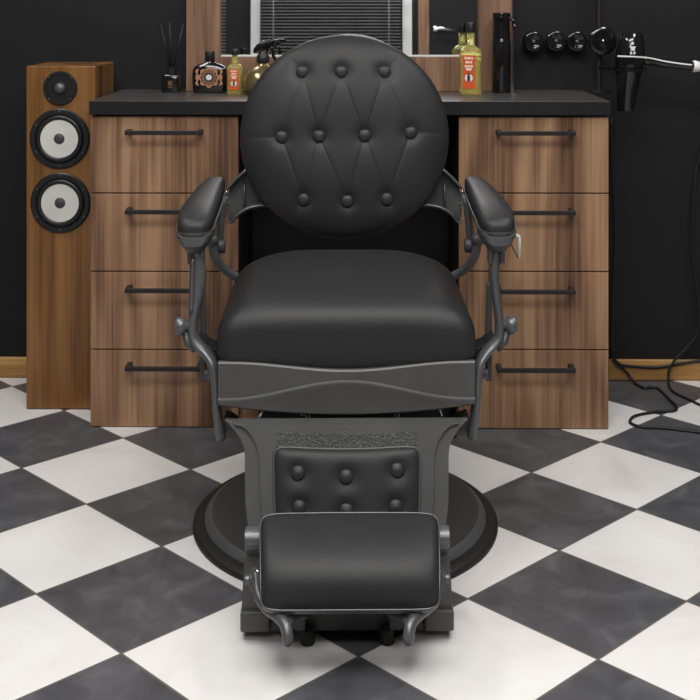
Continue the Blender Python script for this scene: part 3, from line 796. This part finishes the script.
# back side so that the cushion has thickness
nb_ = len(V); rim = [i for i in range(NU+1)]+[j*(NU+1)+NU for j in range(1,NV+1)]+[NV*(NU+1)+i for i in range(NU-1,-1,-1)]+[j*(NU+1) for j in range(NV-1,0,-1)]
for i in rim: V.append(Vector(V[i])+Vector((0,.0006,0)))
n_ = len(rim)
for k_ in range(n_): Fc.append((rim[k_], rim[(k_+1)%n_], nb_+(k_+1)%n_, nb_+k_))
Fc.append(tuple(nb_+k_ for k_ in range(n_)))
CP = MB().add(V, Fc).build('calf_pad', M_leather, CH)
rimtube = []
for k_ in rim[::2]: rimtube.append(Vector(V[k_])+Vector((0,-.001,0)))
MB().tube(rimtube+[rimtube[0]], .0028, 8, cap=False).build('pad_piping', M_metal, CP)
for bx, by in CBT:
    MB().lathe([(.0135,-.002),(.0140,.002),(.0132,.005),(.010,.0072),(.0005,.0085)], LP(bx,by,.0150), (0,-1,.42), 22).build('button', M_button, CP)

# lower end of the leg panel: side feet, cross bar, barrels and rubber stops
def lower(s):
    CS = lambda s_, px, py, Y: flip(C(px-2.6, py, Y), s_)
    YF_ = 1.985
    b0 = [CS(s,a_,b_,YF_) for a_, b_ in ((245.5,556),(262,556),(268,590),(269.5,612),(270.5,632),(241.5,632),(243.5,590))]
    MB().prism(b0, (0,.05,0)).build('side_foot', M_metal, CH, smooth=False, bevel=.003)
    MB().prism([CS(s,a_,b_,YF_-.0102) for a_, b_ in ((241,612.5),(270,612.5),(271,632.5),(241,632.5))], (0,.07,0)).build('foot_block', M_metal, CH, smooth=False, bevel=.004)
    MB().tube([CS(s,246.5,538,1.985), CS(s,264,538,1.985)], .0205, 24, ref=(0,0,1)).build('hinge_barrel', M_metal2, CH, auto=50)
    MB().lathe([(.0125,-.018),(.0135,-.016),(.0135,.006),(.012,.012)], CS(s,308.5,634.5,1.975), (0,0,1), 20).build('rubber_stop', M_rubber, CH, auto=40)
    # hook bracket below the footrest
    hk = spline([(256,570,1.94,.009),(257.5,580,1.92,.009),(258,590,1.90,.0085),(261,600,1.885,.008),(268,609,1.87,.009),(278,616,1.85,.0095),(284.5,623,1.835,.010),(287,631,1.825,.010),(287.5,639,1.82,.0095),(287.5,644,1.82,.0075)],5)
    B = MB().tube([CS(s,q_[0],q_[1],q_[2]) for q_ in hk], [q_[3] for q_ in hk], 14, ref=(0,1,.3)).build('footrest_bracket', M_metal2, CH)
    MB().tube([CS(s,a_,b_,c_) for a_, b_, c_ in spline([(286.5,628,1.83),(290,620,1.85),(298,615,1.875),(305,613.5,1.90)],4)], [(.0065,.009)]*13, 10).build('bracket_strut', M_metal, B)
    MB().tube([CS(s,253.5,576,1.945), CS(s,253.5,588,1.925)], [(.006,.02),(.006,.02)], 14).build('bracket_lug', M_metal, B)
    MB().lathe([(.009,0),(.009,.008),(.005,.011)], CS(s,251,579,1.935), (-s,0,0), 14).build('bracket_bolt', M_metal2, B, auto=40)
    MB().tube([CS(s,254,571,1.93), CS(s,263,571,1.93)], .0035, 8, ref=(0,0,1)).build('bracket_pin', M_rivet, B)
    MB().prism([CS(s,a_,b_,1.96) for a_, b_ in ((282,606),(306,606),(306,631),(296,631),(286,622))], (0,.03,0)).build('stop_plate', M_metal, CH, smooth=False, bevel=.003)
for s in (1,-1): lower(s)
MB().prism([C(a_,b_,1.99) for a_, b_ in ((268,600),(423,600),(423,631.5),(268,631.5))], (0,.045,0)).build('cross_bar', M_metal, CH, smooth=False, bevel=.003)

# footrest: convex padded plate in a bright-edged metal tray
NU, NV = 48, 40
def fpt(u, v, d=0.0, grow=0.0):
    k_ = (abs(u)**12+abs(v)**12)**(1/12); m_ = max(abs(u),abs(v)); f_ = m_/k_ if k_ else 1
    u2, v2 = u*f_, v*f_
    px_ = 347.8+(88.2+grow)*u2; py_ = 562+(47+grow)*v2-(.8*(1-u2*u2) if v2 < 0 else 0)
    t = min(1.05, max(-.05, (py_-513)/97)); 
    Yv = 1.99-.150*math.sin(t*PI/2*.97)
    p_ = C(px_, py_, Yv)
    # bulge towards the viewer and up
    return p_+Vector((0,-.5,.86))*d
V, Fc = [], []
for j in range(NV+1):
    for i in range(NU+1):
        u, v = i/NU*2-1, j/NV*2-1
        m_ = max(abs(u), abs(v))
        V.append(fpt(u, v, .002+.012*math.sqrt(max(0,1-m_**6))+.010*(1-v*v)))
for j in range(NV):
    for i in range(NU):
        a_ = j*(NU+1)+i; Fc.append((a_, a_+1, a_+NU+2, a_+NU+1))
rim = [i for i in range(NU+1)]+[j*(NU+1)+NU for j in range(1,NV+1)]+[NV*(NU+1)+i for i in range(NU-1,-1,-1)]+[j*(NU+1) for j in range(NV-1,0,-1)]
nb_ = len(V)
for i in rim: V.append(Vector(V[i])+Vector((0,.002,-.004)))
n_ = len(rim)
for k_ in range(n_): Fc.append((rim[k_], rim[(k_+1)%n_], nb_+(k_+1)%n_, nb_+k_))
Fc.append(tuple(nb_+k_ for k_ in range(n_)))
FR = MB().add(V, Fc).build('footrest', M_leather, CH)
# tray under the pad
rimuv = [(i/NU*2-1, -1) for i in range(NU+1)]+[(1, j/NV*2-1) for j in range(1,NV+1)]+[(i/NU*2-1, 1) for i in range(NU-1,-1,-1)]+[(-1, j/NV*2-1) for j in range(NV-1,0,-1)]
top_ = [fpt(u,v,-.0015,1.6) for u, v in rimuv]; bot_ = [fpt(u,v,-.0135,1.0) for u, v in rimuv]
MB().loft([top_, bot_]).build('footrest_tray', M_metal2, FR, smooth=False, bevel=.002)
tb = [fpt(u,v,.0005,1.2) for u, v in rimuv]
MB().tube(tb+[tb[0]], .0016, 8, cap=False).build('edge_trim', M_trim, FR)

# ------------------------------------------------------------------ camera, world, view
cam = bpy.data.cameras.new('camera'); co = bpy.data.objects.new('camera', cam); COL.objects.link(co)
co.location = (0,0,H); co.rotation_euler = (PI/2, 0, TH)
cam.sensor_width = 36; cam.sensor_fit = 'HORIZONTAL'; cam.lens = 36*F/700
cam.shift_y = -(350-Y0)/700; cam.clip_start = .05
SC.camera = co
w = bpy.data.worlds.new('world'); SC.world = w; w.use_nodes = True
w.node_tree.nodes['Background'].inputs[0].default_value = (.02,.02,.025,1)
w.node_tree.nodes['Background'].inputs[1].default_value = .3
vs = SC.view_settings
vs.view_transform = 'Standard'; vs.look = 'None'; vs.gamma = 1; vs.use_curve_mapping = False; vs.exposure = 0.0
